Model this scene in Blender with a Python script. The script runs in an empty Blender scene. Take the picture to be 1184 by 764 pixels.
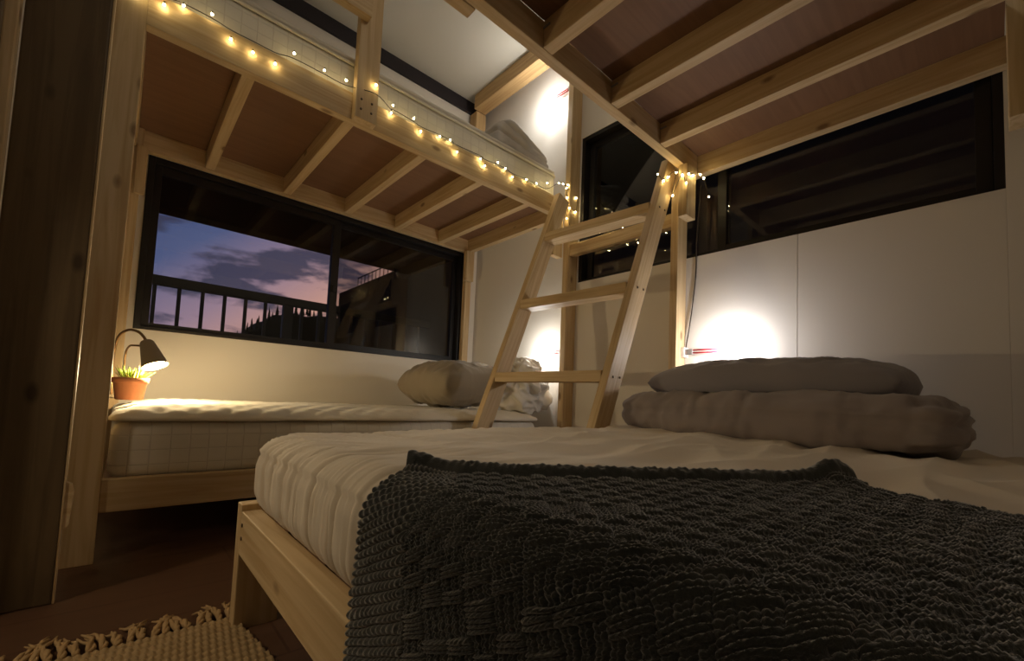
import bpy, bmesh, math, random
import numpy as np
from mathutils import Vector, Matrix, noise

# ------------------------------------------------------------------ basics
# working frame: +x along the sunset-window wall, +y towards that wall, z = 0 at eye height.
# Everything is lifted by LIFT at the end so that the floor ends up at z = 0.
LIFT = 0.51
FLOOR = -0.51
C = bpy.context.scene.collection
random.seed(7)

def link(o, parent=None):
    C.objects.link(o)
    if parent is not None:
        o.parent = parent
    return o

def tag(o, label=None, cat=None, group=None, kind=None):
    if label: o['label'] = label
    if cat: o['category'] = cat
    if group: o['group'] = group
    if kind: o['kind'] = kind
    return o

def empty(name, loc, label, cat, group=None):
    o = bpy.data.objects.new(name, None)
    o.location = loc
    o.empty_display_size = 0.05
    link(o)
    return tag(o, label, cat, group)

def ploc(parent):
    v = Vector((0, 0, 0))
    while parent is not None:
        v += parent.location
        parent = parent.parent
    return v

def shade(me, smooth=True):
    me.polygons.foreach_set('use_smooth', [smooth] * len(me.polygons))

def mesh_obj(name, bm, mat, parent=None, smooth=False, centre=True):
    """Link a bmesh given in working coordinates as one object, origin at its centre."""
    bmesh.ops.recalc_face_normals(bm, faces=bm.faces[:])
    if centre and len(bm.verts):
        lo = Vector((min(v.co.x for v in bm.verts), min(v.co.y for v in bm.verts), min(v.co.z for v in bm.verts)))
        hi = Vector((max(v.co.x for v in bm.verts), max(v.co.y for v in bm.verts), max(v.co.z for v in bm.verts)))
        c = (lo + hi) / 2
    else:
        c = Vector((0, 0, 0))
    bmesh.ops.translate(bm, verts=bm.verts[:], vec=-c)
    me = bpy.data.meshes.new(name)
    bm.to_mesh(me); bm.free()
    shade(me, smooth)
    me.materials.append(mat)
    o = bpy.data.objects.new(name, me)
    o.location = c - (ploc(parent) if parent is not None else Vector((0, 0, 0)))
    return link(o, parent)

def add_box(bm, x0, x1, y0, y1, z0, z1, bevel=0.0):
    r = bmesh.ops.create_cube(bm, size=1.0)
    vs = r['verts']
    for v in vs:
        v.co = Vector(((x0 + x1) / 2 + v.co.x * (x1 - x0), (y0 + y1) / 2 + v.co.y * (y1 - y0), (z0 + z1) / 2 + v.co.z * (z1 - z0)))
    if bevel > 0:
        es = list({e for v in vs for e in v.link_edges})
        bmesh.ops.bevel(bm, geom=es, offset=bevel, segments=2, affect='EDGES', profile=0.6)

def box(name, x0, x1, y0, y1, z0, z1, mat, parent=None, bevel=0.0):
    bm = bmesh.new()
    add_box(bm, x0, x1, y0, y1, z0, z1, bevel)
    return mesh_obj(name, bm, mat, parent)

AX = {0: Matrix.Identity(3), 1: Matrix(((0, -1, 0), (1, 0, 0), (0, 0, 1))), 2: Matrix(((0, 0, -1), (0, 1, 0), (1, 0, 0)))}

def lumber(name, x0, x1, y0, y1, z0, z1, mat, parent=None, bevel=0.0025, rot=None, centre=None, dims=None):
    """A board whose local X runs along the grain (its longest side)."""
    if rot is None:
        d = [x1 - x0, y1 - y0, z1 - z0]
        a = d.index(max(d))
        rot = AX[a]
        centre = Vector(((x0 + x1) / 2, (y0 + y1) / 2, (z0 + z1) / 2))
        ld = [d[0], d[1], d[2]]
        if a == 1: ld = [d[1], d[0], d[2]]
        if a == 2: ld = [d[2], d[1], d[0]]
    else:
        ld = dims
    bm = bmesh.new()
    add_box(bm, -ld[0] / 2, ld[0] / 2, -ld[1] / 2, ld[1] / 2, -ld[2] / 2, ld[2] / 2, bevel)
    bmesh.ops.recalc_face_normals(bm, faces=bm.faces[:])
    me = bpy.data.meshes.new(name)
    bm.to_mesh(me); bm.free()
    me.materials.append(mat)
    o = bpy.data.objects.new(name, me)
    o.rotation_euler = rot.to_euler()
    o.location = centre - (ploc(parent) if parent is not None else Vector((0, 0, 0)))
    return link(o, parent)

def add_tube(bm, pts, r, seg=8, cap=True):
    pts = [Vector(p) for p in pts]
    rs = r if isinstance(r, (list, tuple)) else [r] * len(pts)
    rings = []
    ref = Vector((0, 0, 1))
    for i, p in enumerate(pts):
        t = (pts[min(i + 1, len(pts) - 1)] - pts[max(i - 1, 0)])
        if t.length < 1e-9: t = Vector((0, 0, 1))
        t.normalize()
        n = ref - t * ref.dot(t)
        if n.length < 1e-3:
            n = Vector((1, 0, 0)) - t * t.x
        n.normalize(); ref = n
        b = t.cross(n)
        rings.append([bm.verts.new(p + (n * math.cos(2 * math.pi * k / seg) + b * math.sin(2 * math.pi * k / seg)) * rs[i]) for k in range(seg)])
    for a, b in zip(rings, rings[1:]):
        for k in range(seg):
            bm.faces.new((a[k], a[(k + 1) % seg], b[(k + 1) % seg], b[k]))
    if cap:
        bm.faces.new(rings[0][::-1]); bm.faces.new(rings[-1])

def tube(name, pts, r, mat, parent=None, seg=8):
    bm = bmesh.new(); add_tube(bm, pts, r, seg)
    return mesh_obj(name, bm, mat, parent, smooth=True)

def add_lathe(bm, prof, base, axis=Vector((0, 0, 1)), seg=28, close=True):
    axis = Vector(axis).normalized()
    u = axis.orthogonal().normalized(); w = axis.cross(u)
    rings = []
    for r, h in prof:
        rings.append([bm.verts.new(Vector(base) + axis * h + (u * math.cos(2 * math.pi * k / seg) + w * math.sin(2 * math.pi * k / seg)) * max(r, 1e-5)) for k in range(seg)])
    for a, b in zip(rings, rings[1:]):
        for k in range(seg):
            bm.faces.new((a[k], a[(k + 1) % seg], b[(k + 1) % seg], b[k]))
    if close:
        bm.faces.new(rings[0][::-1]); bm.faces.new(rings[-1])

def lathe(name, prof, base, mat, parent=None, axis=(0, 0, 1), seg=28, close=True):
    bm = bmesh.new(); add_lathe(bm, prof, base, axis, seg, close)
    return mesh_obj(name, bm, mat, parent, smooth=True)

def smooth_path(pts, n=8):
    pts = [Vector(p) for p in pts]
    out = []
    for i in range(len(pts) - 1):
        p0 = pts[max(i - 1, 0)]; p1 = pts[i]; p2 = pts[i + 1]; p3 = pts[min(i + 2, len(pts) - 1)]
        for k in range(n):
            t = k / n
            out.append(0.5 * ((2 * p1) + (p2 - p0) * t + (2 * p0 - 5 * p1 + 4 * p2 - p3) * t * t + (3 * p1 - p0 - 3 * p2 + p3) * t ** 3))
    out.append(pts[-1])
    return out

def grid_mesh(name, P, mat, parent=None, wrap_u=False, smooth=True, thick=0.0):
    """P: (nv, nu, 3) array in working coordinates."""
    nv, nu, _ = P.shape
    lo = P.reshape(-1, 3).min(0); hi = P.reshape(-1, 3).max(0); c = (lo + hi) / 2
    idx = np.arange(nv * nu).reshape(nv, nu)
    a = idx[:-1, :-1].ravel(); b = idx[:-1, 1:].ravel(); d = idx[1:, 1:].ravel(); e = idx[1:, :-1].ravel()
    F = np.stack([a, b, d, e], 1)
    me = bpy.data.meshes.new(name)
    V = (P.reshape(-1, 3) - c)
    me.vertices.add(len(V)); me.vertices.foreach_set('co', V.astype(np.float32).ravel())
    me.loops.add(F.size); me.loops.foreach_set('vertex_index', F.astype(np.int32).ravel())
    me.polygons.add(len(F)); me.polygons.foreach_set('loop_start', (np.arange(len(F)) * 4).astype(np.int32))
    me.update(calc_edges=True); me.validate()
    shade(me, smooth)
    me.materials.append(mat)
    o = bpy.data.objects.new(name, me)
    o.location = Vector(c) - (ploc(parent) if parent is not None else Vector((0, 0, 0)))
    return link(o, parent)

def nz(x, y, z): return noise.noise(Vector((x, y, z)))
def fbm(x, y, z, o=4):
    s = 0; a = 1; f = 1
    for _ in range(o):
        s += a * noise.noise(Vector((x * f, y * f, z * f))); a *= .5; f *= 2.03
    return s

def rounded(name, x0, x1, y0, y1, z0, z1, r, step, mat, parent=None, disp=None, shape=None, rz=0.0):
    """A soft box: subdivided cube with rounded edges and a displacement along its normals."""
    L = (x1 - x0, y1 - y0, z1 - z0)
    st3 = step if isinstance(step, tuple) else (step,) * 3
    N = [max(2, int(round(l / q))) for l, q in zip(L, st3)]
    c = Vector(((x0 + x1) / 2, (y0 + y1) / 2, (z0 + z1) / 2))
    bm = bmesh.new()
    vd = {}
    def vert(i, j, k):
        key = (i, j, k)
        if key not in vd:
            vd[key] = bm.verts.new((i / N[0] - .5, j / N[1] - .5, k / N[2] - .5))
        return vd[key]
    for k in (0, N[2]):
        for i in range(N[0]):
            for j in range(N[1]):
                q = [vert(i, j, k), vert(i + 1, j, k), vert(i + 1, j + 1, k), vert(i, j + 1, k)]
                bm.faces.new(q if k else q[::-1])
    for j in (0, N[1]):
        for i in range(N[0]):
            for k in range(N[2]):
                q = [vert(i, j, k), vert(i + 1, j, k), vert(i + 1, j, k + 1), vert(i, j, k + 1)]
                bm.faces.new(q[::-1] if j else q)
    for i in (0, N[0]):
        for j in range(N[1]):
            for k in range(N[2]):
                q = [vert(i, j, k), vert(i, j + 1, k), vert(i, j + 1, k + 1), vert(i, j, k + 1)]
                bm.faces.new(q if i else q[::-1])
    h = [l / 2 for l in L]
    rr = [min(r, l / 2 * .999) for l in h]
    R3 = Matrix.Rotation(rz, 3, 'Z')
    for v in bm.verts:
        p = Vector((v.co.x * L[0], v.co.y * L[1], v.co.z * L[2]))
        q = Vector([max(-(h[a] - r if h[a] > r else 0), min((h[a] - r if h[a] > r else 0), p[a])) for a in range(3)])
        d = p - q
        # direction on the rounded shell
        e = Vector([d[a] / max(1e-6, (h[a] - abs(q[a])) if h[a] - abs(q[a]) > 1e-6 else 1e-6) for a in range(3)])
        m = max(abs(e.x), abs(e.y), abs(e.z))
        if m > 1e-6:
            n = e.normalized()
            ext = Vector([min(r, h[a]) for a in range(3)])
            p = q + Vector([n[a] * ext[a] for a in range(3)])
        else:
            n = Vector((0, 0, 1))
        if shape: p = shape(p, L)
        if disp: p = p + n * disp(p, n)
        v.co = c + R3 @ p
    return mesh_obj(name, bm, mat, parent, smooth=True)

# ------------------------------------------------------------------ materials
def new_mat(name):
    m = bpy.data.materials.new(name); m.use_nodes = True
    nt = m.node_tree; b = nt.nodes['Principled BSDF']
    return m, nt, b

def N(nt, t, **kw):
    n = nt.nodes.new(t)
    for k, v in kw.items(): setattr(n, k, v)
    return n

def rgb(r, g, b):  # sRGB 0-255 -> linear
    f = lambda c: (c / 255 / 12.92) if c / 255 <= .04045 else ((c / 255 + .055) / 1.055) ** 2.4
    return (f(r), f(g), f(b), 1)

def plain(name, col, rough=.6, metal=0.0, bump=0, bscale=200, spec=.4):
    m, nt, b = new_mat(name)
    b.inputs['Base Color'].default_value = col
    b.inputs['Roughness'].default_value = rough
    b.inputs['Metallic'].default_value = metal
    b.inputs['Specular IOR Level'].default_value = spec
    if bump:
        tc = N(nt, 'ShaderNodeTexCoord'); n = N(nt, 'ShaderNodeTexNoise'); n.inputs['Scale'].default_value = bscale
        bp = N(nt, 'ShaderNodeBump'); bp.inputs['Strength'].default_value = bump; bp.inputs['Distance'].default_value = .002
        nt.links.new(tc.outputs['Object'], n.inputs['Vector']); nt.links.new(n.outputs['Fac'], bp.inputs['Height']); nt.links.new(bp.outputs['Normal'], b.inputs['Normal'])
    return m

def emit(name, col, strength):
    m, nt, b = new_mat(name)
    b.inputs['Base Color'].default_value = (0.8, 0.8, 0.8, 1)
    b.inputs['Emission Color'].default_value = col
    b.inputs['Emission Strength'].default_value = strength
    return m

def wood(name, light, dark, knots=True, rough=.55, grain=1.0):
    m, nt, b = new_mat(name)
    tc = N(nt, 'ShaderNodeTexCoord'); oi = N(nt, 'ShaderNodeObjectInfo')
    add = N(nt, 'ShaderNodeVectorMath', operation='ADD')
    mul = N(nt, 'ShaderNodeVectorMath', operation='SCALE'); mul.inputs['Scale'].default_value = 37.0
    cmb = N(nt, 'ShaderNodeCombineXYZ')
    for k in 'XYZ': nt.links.new(oi.outputs['Random'], cmb.inputs[k])
    nt.links.new(cmb.outputs[0], mul.inputs[0]); nt.links.new(tc.outputs['Object'], add.inputs[0]); nt.links.new(mul.outputs[0], add.inputs[1])
    mp = N(nt, 'ShaderNodeMapping'); mp.inputs['Scale'].default_value = (1.3, 26, 26)
    nt.links.new(add.outputs[0], mp.inputs['Vector'])
    n1 = N(nt, 'ShaderNodeTexNoise'); n1.inputs['Scale'].default_value = 1.6; n1.inputs['Detail'].default_value = 5; n1.inputs['Distortion'].default_value = 1.2
    nt.links.new(mp.outputs[0], n1.inputs['Vector'])
    cr = N(nt, 'ShaderNodeValToRGB')
    cr.color_ramp.elements[0].position = .33; cr.color_ramp.elements[0].color = dark
    cr.color_ramp.elements[1].position = .62; cr.color_ramp.elements[1].color = light
    nt.links.new(n1.outputs['Fac'], cr.inputs['Fac'])
    col = cr.outputs['Color']
    # slow tone drift between and along boards
    n2 = N(nt, 'ShaderNodeTexNoise'); n2.inputs['Scale'].default_value = 2.0; n2.inputs['Detail'].default_value = 2
    nt.links.new(add.outputs[0], n2.inputs['Vector'])
    mr = N(nt, 'ShaderNodeMapRange'); mr.inputs['To Min'].default_value = .82; mr.inputs['To Max'].default_value = 1.12
    nt.links.new(n2.outputs['Fac'], mr.inputs['Value'])
    mx = N(nt, 'ShaderNodeMix', data_type='RGBA', blend_type='MULTIPLY'); mx.inputs[0].default_value = 1
    cc = N(nt, 'ShaderNodeCombineXYZ')
    for k in 'XYZ': nt.links.new(mr.outputs[0], cc.inputs[k])
    nt.links.new(col, mx.inputs[6]); nt.links.new(cc.outputs[0], mx.inputs[7]); col = mx.outputs[2]
    if knots:
        mp2 = N(nt, 'ShaderNodeMapping'); mp2.inputs['Scale'].default_value = (4.2, 9, 9)
        nt.links.new(add.outputs[0], mp2.inputs['Vector'])
        vo = N(nt, 'ShaderNodeTexVoronoi'); vo.inputs['Scale'].default_value = 1.0; vo.inputs['Randomness'].default_value = 1.0
        nt.links.new(mp2.outputs[0], vo.inputs['Vector'])
        k = N(nt, 'ShaderNodeValToRGB'); k.color_ramp.elements[0].position = .06; k.color_ramp.elements[0].color = (1, 1, 1, 1)
        k.color_ramp.elements[1].position = .13; k.color_ramp.elements[1].color = (0, 0, 0, 1)
        nt.links.new(vo.outputs['Distance'], k.inputs['Fac'])
        mk = N(nt, 'ShaderNodeMix', data_type='RGBA'); mk.inputs[7].default_value = (dark[0] * .28, dark[1] * .2, dark[2] * .15, 1)
        mm = N(nt, 'ShaderNodeMath', operation='MULTIPLY'); mm.inputs[1].default_value = .75
        nt.links.new(k.outputs['Color'], mm.inputs[0]); nt.links.new(mm.outputs[0], mk.inputs[0]); nt.links.new(col, mk.inputs[6]); col = mk.outputs[2]
    nt.links.new(col, b.inputs['Base Color'])
    b.inputs['Roughness'].default_value = rough
    b.inputs['Specular IOR Level'].default_value = .3
    bp = N(nt, 'ShaderNodeBump'); bp.inputs['Strength'].default_value = .12 * grain; bp.inputs['Distance'].default_value = .002
    nt.links.new(n1.outputs['Fac'], bp.inputs['Height']); nt.links.new(bp.outputs['Normal'], b.inputs['Normal'])
    return m

PINE = wood('pine', rgb(208, 183, 142), rgb(188, 158, 114))
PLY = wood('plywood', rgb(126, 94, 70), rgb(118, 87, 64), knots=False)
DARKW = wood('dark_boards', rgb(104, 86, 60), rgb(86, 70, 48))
BEAMW = wood('beam_pine', rgb(205, 172, 122), rgb(182, 146, 98))

def fabric(name, col, col2=None, nscale=900, bump=.25, rough=.9, sheen=.2):
    m, nt, b = new_mat(name)
    tc = N(nt, 'ShaderNodeTexCoord'); n = N(nt, 'ShaderNodeTexNoise'); n.inputs['Scale'].default_value = nscale; n.inputs['Detail'].default_value = 2
    nt.links.new(tc.outputs['Object'], n.inputs['Vector'])
    n2 = N(nt, 'ShaderNodeTexNoise'); n2.inputs['Scale'].default_value = 5; nt.links.new(tc.outputs['Object'], n2.inputs['Vector'])
    mx = N(nt, 'ShaderNodeMix', data_type='RGBA'); mx.inputs[6].default_value = col; mx.inputs[7].default_value = col2 or tuple(c * .88 for c in col[:3]) + (1,)
    nt.links.new(n2.outputs['Fac'], mx.inputs[0]); nt.links.new(mx.outputs[2], b.inputs['Base Color'])
    b.inputs['Roughness'].default_value = rough; b.inputs['Specular IOR Level'].default_value = .15
    b.inputs['Sheen Weight'].default_value = sheen
    bp = N(nt, 'ShaderNodeBump'); bp.inputs['Strength'].default_value = bump; bp.inputs['Distance'].default_value = .001
    nt.links.new(n.outputs['Fac'], bp.inputs['Height']); nt.links.new(bp.outputs['Normal'], b.inputs['Normal'])
    return m

def quilted(name, col, line, step=.05):
    """Mattress ticking: a stitched grid in world-aligned metres."""
    m, nt, b = new_mat(name)
    tc = N(nt, 'ShaderNodeTexCoord'); sp = N(nt, 'ShaderNodeSeparateXYZ'); nt.links.new(tc.outputs['Object'], sp.inputs[0])
    outs = []
    for ax, st in (('X', step), ('Z', step * .9)):
        s = N(nt, 'ShaderNodeMath', operation='MULTIPLY'); s.inputs[1].default_value = math.pi / st
        nt.links.new(sp.outputs[ax], s.inputs[0])
        q = N(nt, 'ShaderNodeMath', operation='SINE'); nt.links.new(s.outputs[0], q.inputs[0])
        a = N(nt, 'ShaderNodeMath', operation='ABSOLUTE'); nt.links.new(q.outputs[0], a.inputs[0])
        p = N(nt, 'ShaderNodeMapRange'); p.inputs['From Max'].default_value = .16; nt.links.new(a.outputs[0], p.inputs['Value'])
        outs.append(p)
    mn = N(nt, 'ShaderNodeMath', operation='MINIMUM'); nt.links.new(outs[0].outputs[0], mn.inputs[0]); nt.links.new(outs[1].outputs[0], mn.inputs[1])
    mx = N(nt, 'ShaderNodeMix', data_type='RGBA'); mx.inputs[6].default_value = line; mx.inputs[7].default_value = col
    nt.links.new(mn.outputs[0], mx.inputs[0]); nt.links.new(mx.outputs[2], b.inputs['Base Color'])
    bp = N(nt, 'ShaderNodeBump'); bp.inputs['Strength'].default_value = .35; bp.inputs['Distance'].default_value = .004
    nt.links.new(mn.outputs[0], bp.inputs['Height']); nt.links.new(bp.outputs['Normal'], b.inputs['Normal'])
    b.inputs['Roughness'].default_value = .9; b.inputs['Specular IOR Level'].default_value = .1
    return m

WALL = plain('white_wall', rgb(222, 214, 200), .75, bump=.06, bscale=60, spec=.2)
WALLB = plain('white_panel', rgb(226, 220, 210), .7, bump=.03, bscale=40, spec=.25)
CEIL = plain('ceiling_white', rgb(222, 218, 205), .85)
BLACKF = plain('window_frame_black', rgb(22, 18, 17), .5)
BLACKT = plain('trim_black', rgb(40, 34, 36), .7)
SHEET = fabric('bed_sheet', rgb(226, 214, 194), rgb(218, 204, 184))
TICK = quilted('mattress_ticking', rgb(226, 220, 206), rgb(214, 207, 194))
PADW = fabric('mattress_pad', rgb(232, 224, 206))
GREYP = fabric('greige_pillow', rgb(158, 146, 126), rgb(146, 134, 116))
WHITED = fabric('white_duvet', rgb(226, 220, 208))
GREYD = fabric('taupe_duvet', rgb(156, 146, 144), rgb(144, 134, 132))
GREYPB = fabric('grey_pillow', rgb(152, 148, 154), rgb(142, 138, 144))
PLAIDB = fabric('folded_quilt_cloth', rgb(222, 216, 208), rgb(186, 180, 172))
WHITEPL = plain('white_plastic', rgb(225, 222, 215), .4)
GREYPL = plain('grey_plastic', rgb(140, 135, 130), .5)
REDPL = plain('red_tube', rgb(205, 40, 62), .3)
CORD = plain('dark_cord', rgb(62, 54, 48), .6)
CORDG = plain('grey_cord', rgb(120, 112, 106), .6)
SCREW = plain('screw_steel', rgb(96, 78, 58), .5, .6)
BRASS = plain('bronze_tube', rgb(128, 100, 66), .35, .7)
SHADEM = plain('olive_grey_shade', rgb(146, 130, 104), .5)
TERRA = plain('terracotta', rgb(208, 138, 98), .85, bump=.2, bscale=120)
SOIL = plain('soil', rgb(50, 36, 26), .95)
LEAF = plain('succulent_green', rgb(172, 196, 84), .45)
BULBF = emit('fairy_glow', (1.0, .78, .36, 1), 95)
BULBL = emit('reading_led', (1.0, .93, .86, 1), 60)
BULBD = emit('warm_bulb', (1.0, .72, .36, 1), 45)
RAILM = plain('railing_metal', rgb(60, 54, 54), .5)
BUILD = plain('concrete_dark', rgb(92, 84, 78), .9)
HILLM = plain('hill_dark', rgb(22, 26, 20), 1.0)
TREEM = plain('conifer_dark', rgb(20, 26, 18), 1.0)
EAVEM = plain('eave_dark', rgb(46, 40, 36), .9)

def glass(name):
    m = bpy.data.materials.new(name); m.use_nodes = True; nt = m.node_tree
    for n in list(nt.nodes): nt.nodes.remove(n)
    out = N(nt, 'ShaderNodeOutputMaterial'); mix = N(nt, 'ShaderNodeMixShader')
    tr = N(nt, 'ShaderNodeBsdfTransparent'); tr.inputs['Color'].default_value = (.93, .95, .95, 1)
    gl = N(nt, 'ShaderNodeBsdfGlossy'); gl.inputs['Roughness'].default_value = .01
    fr = N(nt, 'ShaderNodeFresnel'); fr.inputs['IOR'].default_value = 1.5
    nt.links.new(fr.outputs[0], mix.inputs[0]); nt.links.new(tr.outputs[0], mix.inputs[1]); nt.links.new(gl.outputs[0], mix.inputs[2]); nt.links.new(mix.outputs[0], out.inputs[0])
    return m
GLASS = glass('window_glass')

def screen_mat():
    m = bpy.data.materials.new('insect_screen'); m.use_nodes = True; nt = m.node_tree
    for n in list(nt.nodes): nt.nodes.remove(n)
    out = N(nt, 'ShaderNodeOutputMaterial'); mix = N(nt, 'ShaderNodeMixShader'); mix.inputs[0].default_value = .3
    tr = N(nt, 'ShaderNodeBsdfTransparent'); df = N(nt, 'ShaderNodeBsdfDiffuse'); df.inputs['Color'].default_value = rgb(48, 42, 38)
    nt.links.new(tr.outputs[0], mix.inputs[1]); nt.links.new(df.outputs[0], mix.inputs[2]); nt.links.new(mix.outputs[0], out.inputs[0])
    return m
SCREEN = screen_mat()

def floor_mat():
    m, nt, b = new_mat('floor_boards')
    tc = N(nt, 'ShaderNodeTexCoord'); mp = N(nt, 'ShaderNodeMapping'); mp.inputs['Scale'].default_value = (1.5, 18, 1)
    nt.links.new(tc.outputs['Object'], mp.inputs['Vector'])
    n = N(nt, 'ShaderNodeTexNoise'); n.inputs['Scale'].default_value = 2; n.inputs['Detail'].default_value = 5; nt.links.new(mp.outputs[0], n.inputs['Vector'])
    br = N(nt, 'ShaderNodeTexBrick'); br.inputs['Scale'].default_value = 1.0; br.inputs['Brick Width'].default_value = 1.8; br.inputs['Row Height'].default_value = .15; br.inputs['Mortar Size'].default_value = .003
    br.inputs['Color1'].default_value = rgb(92, 64, 44); br.inputs['Color2'].default_value = rgb(88, 61, 42); br.inputs['Mortar'].default_value = rgb(76, 48, 31)
    nt.links.new(tc.outputs['Object'], br.inputs['Vector'])
    mr = N(nt, 'ShaderNodeMapRange'); mr.inputs['To Min'].default_value = .75; mr.inputs['To Max'].default_value = 1.15; nt.links.new(n.outputs['Fac'], mr.inputs['Value'])
    cc = N(nt, 'ShaderNodeCombineXYZ')
    for k in 'XYZ': nt.links.new(mr.outputs[0], cc.inputs[k])
    mx = N(nt, 'ShaderNodeMix', data_type='RGBA', blend_type='MULTIPLY'); mx.inputs[0].default_value = 1
    nt.links.new(br.outputs['Color'], mx.inputs[6]); nt.links.new(cc.outputs[0], mx.inputs[7]); nt.links.new(mx.outputs[2], b.inputs['Base Color'])
    b.inputs['Roughness'].default_value = .5
    return m
FLOORM = floor_mat()

def knit_mat():
    m, nt, b = new_mat('charcoal_wool')
    tc = N(nt, 'ShaderNodeTexCoord')
    n = N(nt, 'ShaderNodeTexNoise'); n.inputs['Scale'].default_value = 700; n.inputs['Detail'].default_value = 3; nt.links.new(tc.outputs['Object'], n.inputs['Vector'])
    n2 = N(nt, 'ShaderNodeTexNoise'); n2.inputs['Scale'].default_value = 22; n2.inputs['Detail'].default_value = 3; nt.links.new(tc.outputs['Object'], n2.inputs['Vector'])
    cr = N(nt, 'ShaderNodeValToRGB'); cr.color_ramp.elements[0].position = .3; cr.color_ramp.elements[0].color = rgb(49, 52, 50)
    cr.color_ramp.elements[1].position = .7; cr.color_ramp.elements[1].color = rgb(76, 77, 74)
    nt.links.new(n2.outputs['Fac'], cr.inputs['Fac']); nt.links.new(cr.outputs[0], b.inputs['Base Color'])
    b.inputs['Roughness'].default_value = .95; b.inputs['Specular IOR Level'].default_value = .05; b.inputs['Sheen Weight'].default_value = 1.0
    bp = N(nt, 'ShaderNodeBump'); bp.inputs['Strength'].default_value = .6; bp.inputs['Distance'].default_value = .0012
    nt.links.new(n.outputs['Fac'], bp.inputs['Height']); nt.links.new(bp.outputs['Normal'], b.inputs['Normal'])
    return m
WOOL = knit_mat()

def rug_mat(name, c1, c2):
    m, nt, b = new_mat(name)
    tc = N(nt, 'ShaderNodeTexCoord'); n = N(nt, 'ShaderNodeTexNoise'); n.inputs['Scale'].default_value = 60; n.inputs['Detail'].default_value = 4
    nt.links.new(tc.outputs['Object'], n.inputs['Vector'])
    mx = N(nt, 'ShaderNodeMix', data_type='RGBA'); mx.inputs[6].default_value = c1; mx.inputs[7].default_value = c2
    nt.links.new(n.outputs['Fac'], mx.inputs[0]); nt.links.new(mx.outputs[2], b.inputs['Base Color'])
    b.inputs['Roughness'].default_value = 1; b.inputs['Specular IOR Level'].default_value = .05
    return m
RUGM = rug_mat('jute_weave', rgb(186, 160, 120), rgb(140, 116, 82))
FRINGEM = rug_mat('jute_fringe', rgb(190, 160, 118), rgb(150, 122, 84))

# ------------------------------------------------------------------ the room
X_L, X_R, Y_B, Y_F, Z_C = -1.45, 2.0, -1.75, 2.70, 2.29
WA = (.025, 1.872, .262, 1.10)       # window in the left wall: x0 x1 z0 z1
WB = (-.03, 1.676, .722, 1.62)       # window in the right wall: y0 y1 z0 z1
def struct(o): o['kind'] = 'structure'; return o

struct(box('floor', X_L - .1, X_R + .12, Y_B - .1, Y_F + .12, FLOOR - .1, FLOOR, FLOORM))
struct(box('ceiling', X_L - .1, X_R + .12, Y_B - .1, Y_F + .12, Z_C, Z_C + .1, CEIL))
bm = bmesh.new()
T = .12
add_box(bm, X_L - .1, WA[0], Y_F, Y_F + T, FLOOR, Z_C)
add_box(bm, WA[1], X_R + T, Y_F, Y_F + T, FLOOR, Z_C)
add_box(bm, WA[0], WA[1], Y_F, Y_F + T, FLOOR, WA[2])
add_box(bm, WA[0], WA[1], Y_F, Y_F + T, WA[3], Z_C)
struct(mesh_obj('wall_left', bm, WALL))
bm = bmesh.new()
# two big wall boards with a hairline seam, window opening cut out
add_box(bm, X_R, X_R + T, WB[1], Y_F, FLOOR, Z_C)
add_box(bm, X_R, X_R + T, Y_B - .1, WB[0], FLOOR, Z_C)
add_box(bm, X_R, X_R + T, .531, WB[1], FLOOR, WB[2], .001)
add_box(bm, X_R, X_R + T, WB[0], .529, FLOOR, WB[2], .001)
add_box(bm, X_R + .004, X_R + T, WB[0], WB[1], FLOOR, WB[2] - .002)
add_box(bm, X_R, X_R + T, WB[0], WB[1], WB[3], Z_C)
struct(mesh_obj('wall_right', bm, WALLB))
struct(box('wall_front', X_L - .1, X_R + T, Y_B - .1, Y_B, FLOOR, Z_C, WALL))
struct(box('wall_back', X_L - .1, X_L, Y_B, Y_F, FLOOR, Z_C, WALL))

# black moulding where the left wall meets the ceiling, pine beam along the right wall
struct(box('trim_1', X_L, X_R, Y_F - .018, Y_F, 2.195, Z_C, BLACKT, bevel=.002))
struct(lumber('trim_2', 1.835, 1.94, .95, 2.60, 2.18, Z_C - .002, BEAMW, bevel=.004))
struct(lumber('trim_3', 1.86, 1.95, 2.60, 2.682, 1.41, 2.18, BEAMW, bevel=.004))

# window 1: black sliding window
w1 = bpy.data.objects.new('window_1', None); w1.location = ((WA[0] + WA[1]) / 2, Y_F, WA[2]); link(w1); w1['kind'] = 'structure'
def frame_bm(x0, x1, z0, z1, y0, y1, l, r, b, t, bev=.002):
    bm = bmesh.new()
    add_box(bm, x0, x0 + l, y0, y1, z0, z1, bev); add_box(bm, x1 - r, x1, y0, y1, z0, z1, bev)
    add_box(bm, x0 + l, x1 - r, y0, y1, z0, z0 + b, bev); add_box(bm, x0 + l, x1 - r, y0, y1, z1 - t, z1, bev)
    return bm
mesh_obj('window_frame', frame_bm(WA[0], WA[1], WA[2], WA[3], Y_F - .008, Y_F + .1, .026, .026, .016, .03), BLACKF, w1)
mesh_obj('sash', frame_bm(WA[0] + .026, .955, WA[2] + .016, WA[3] - .03, Y_F + .012, Y_F + .036, .03, .045, .02, .04), BLACKF, w1)
mesh_obj('sash', frame_bm(.915, WA[1] - .026, WA[2] + .016, WA[3] - .03, Y_F + .042, Y_F + .066, .045, .03, .03, .03), BLACKF, w1)
box('pane', WA[0] + .05, .915, Y_F + .022, Y_F + .026, WA[2] + .03, WA[3] - .06, GLASS, w1)
box('pane', .955, WA[1] - .05, Y_F + .052, Y_F + .056, WA[2] + .04, WA[3] - .055, GLASS, w1)
box('insect_screen', .955, WA[1] - .028, Y_F + .078, Y_F + .079, WA[2] + .016, WA[3] - .03, SCREEN, w1)
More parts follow.
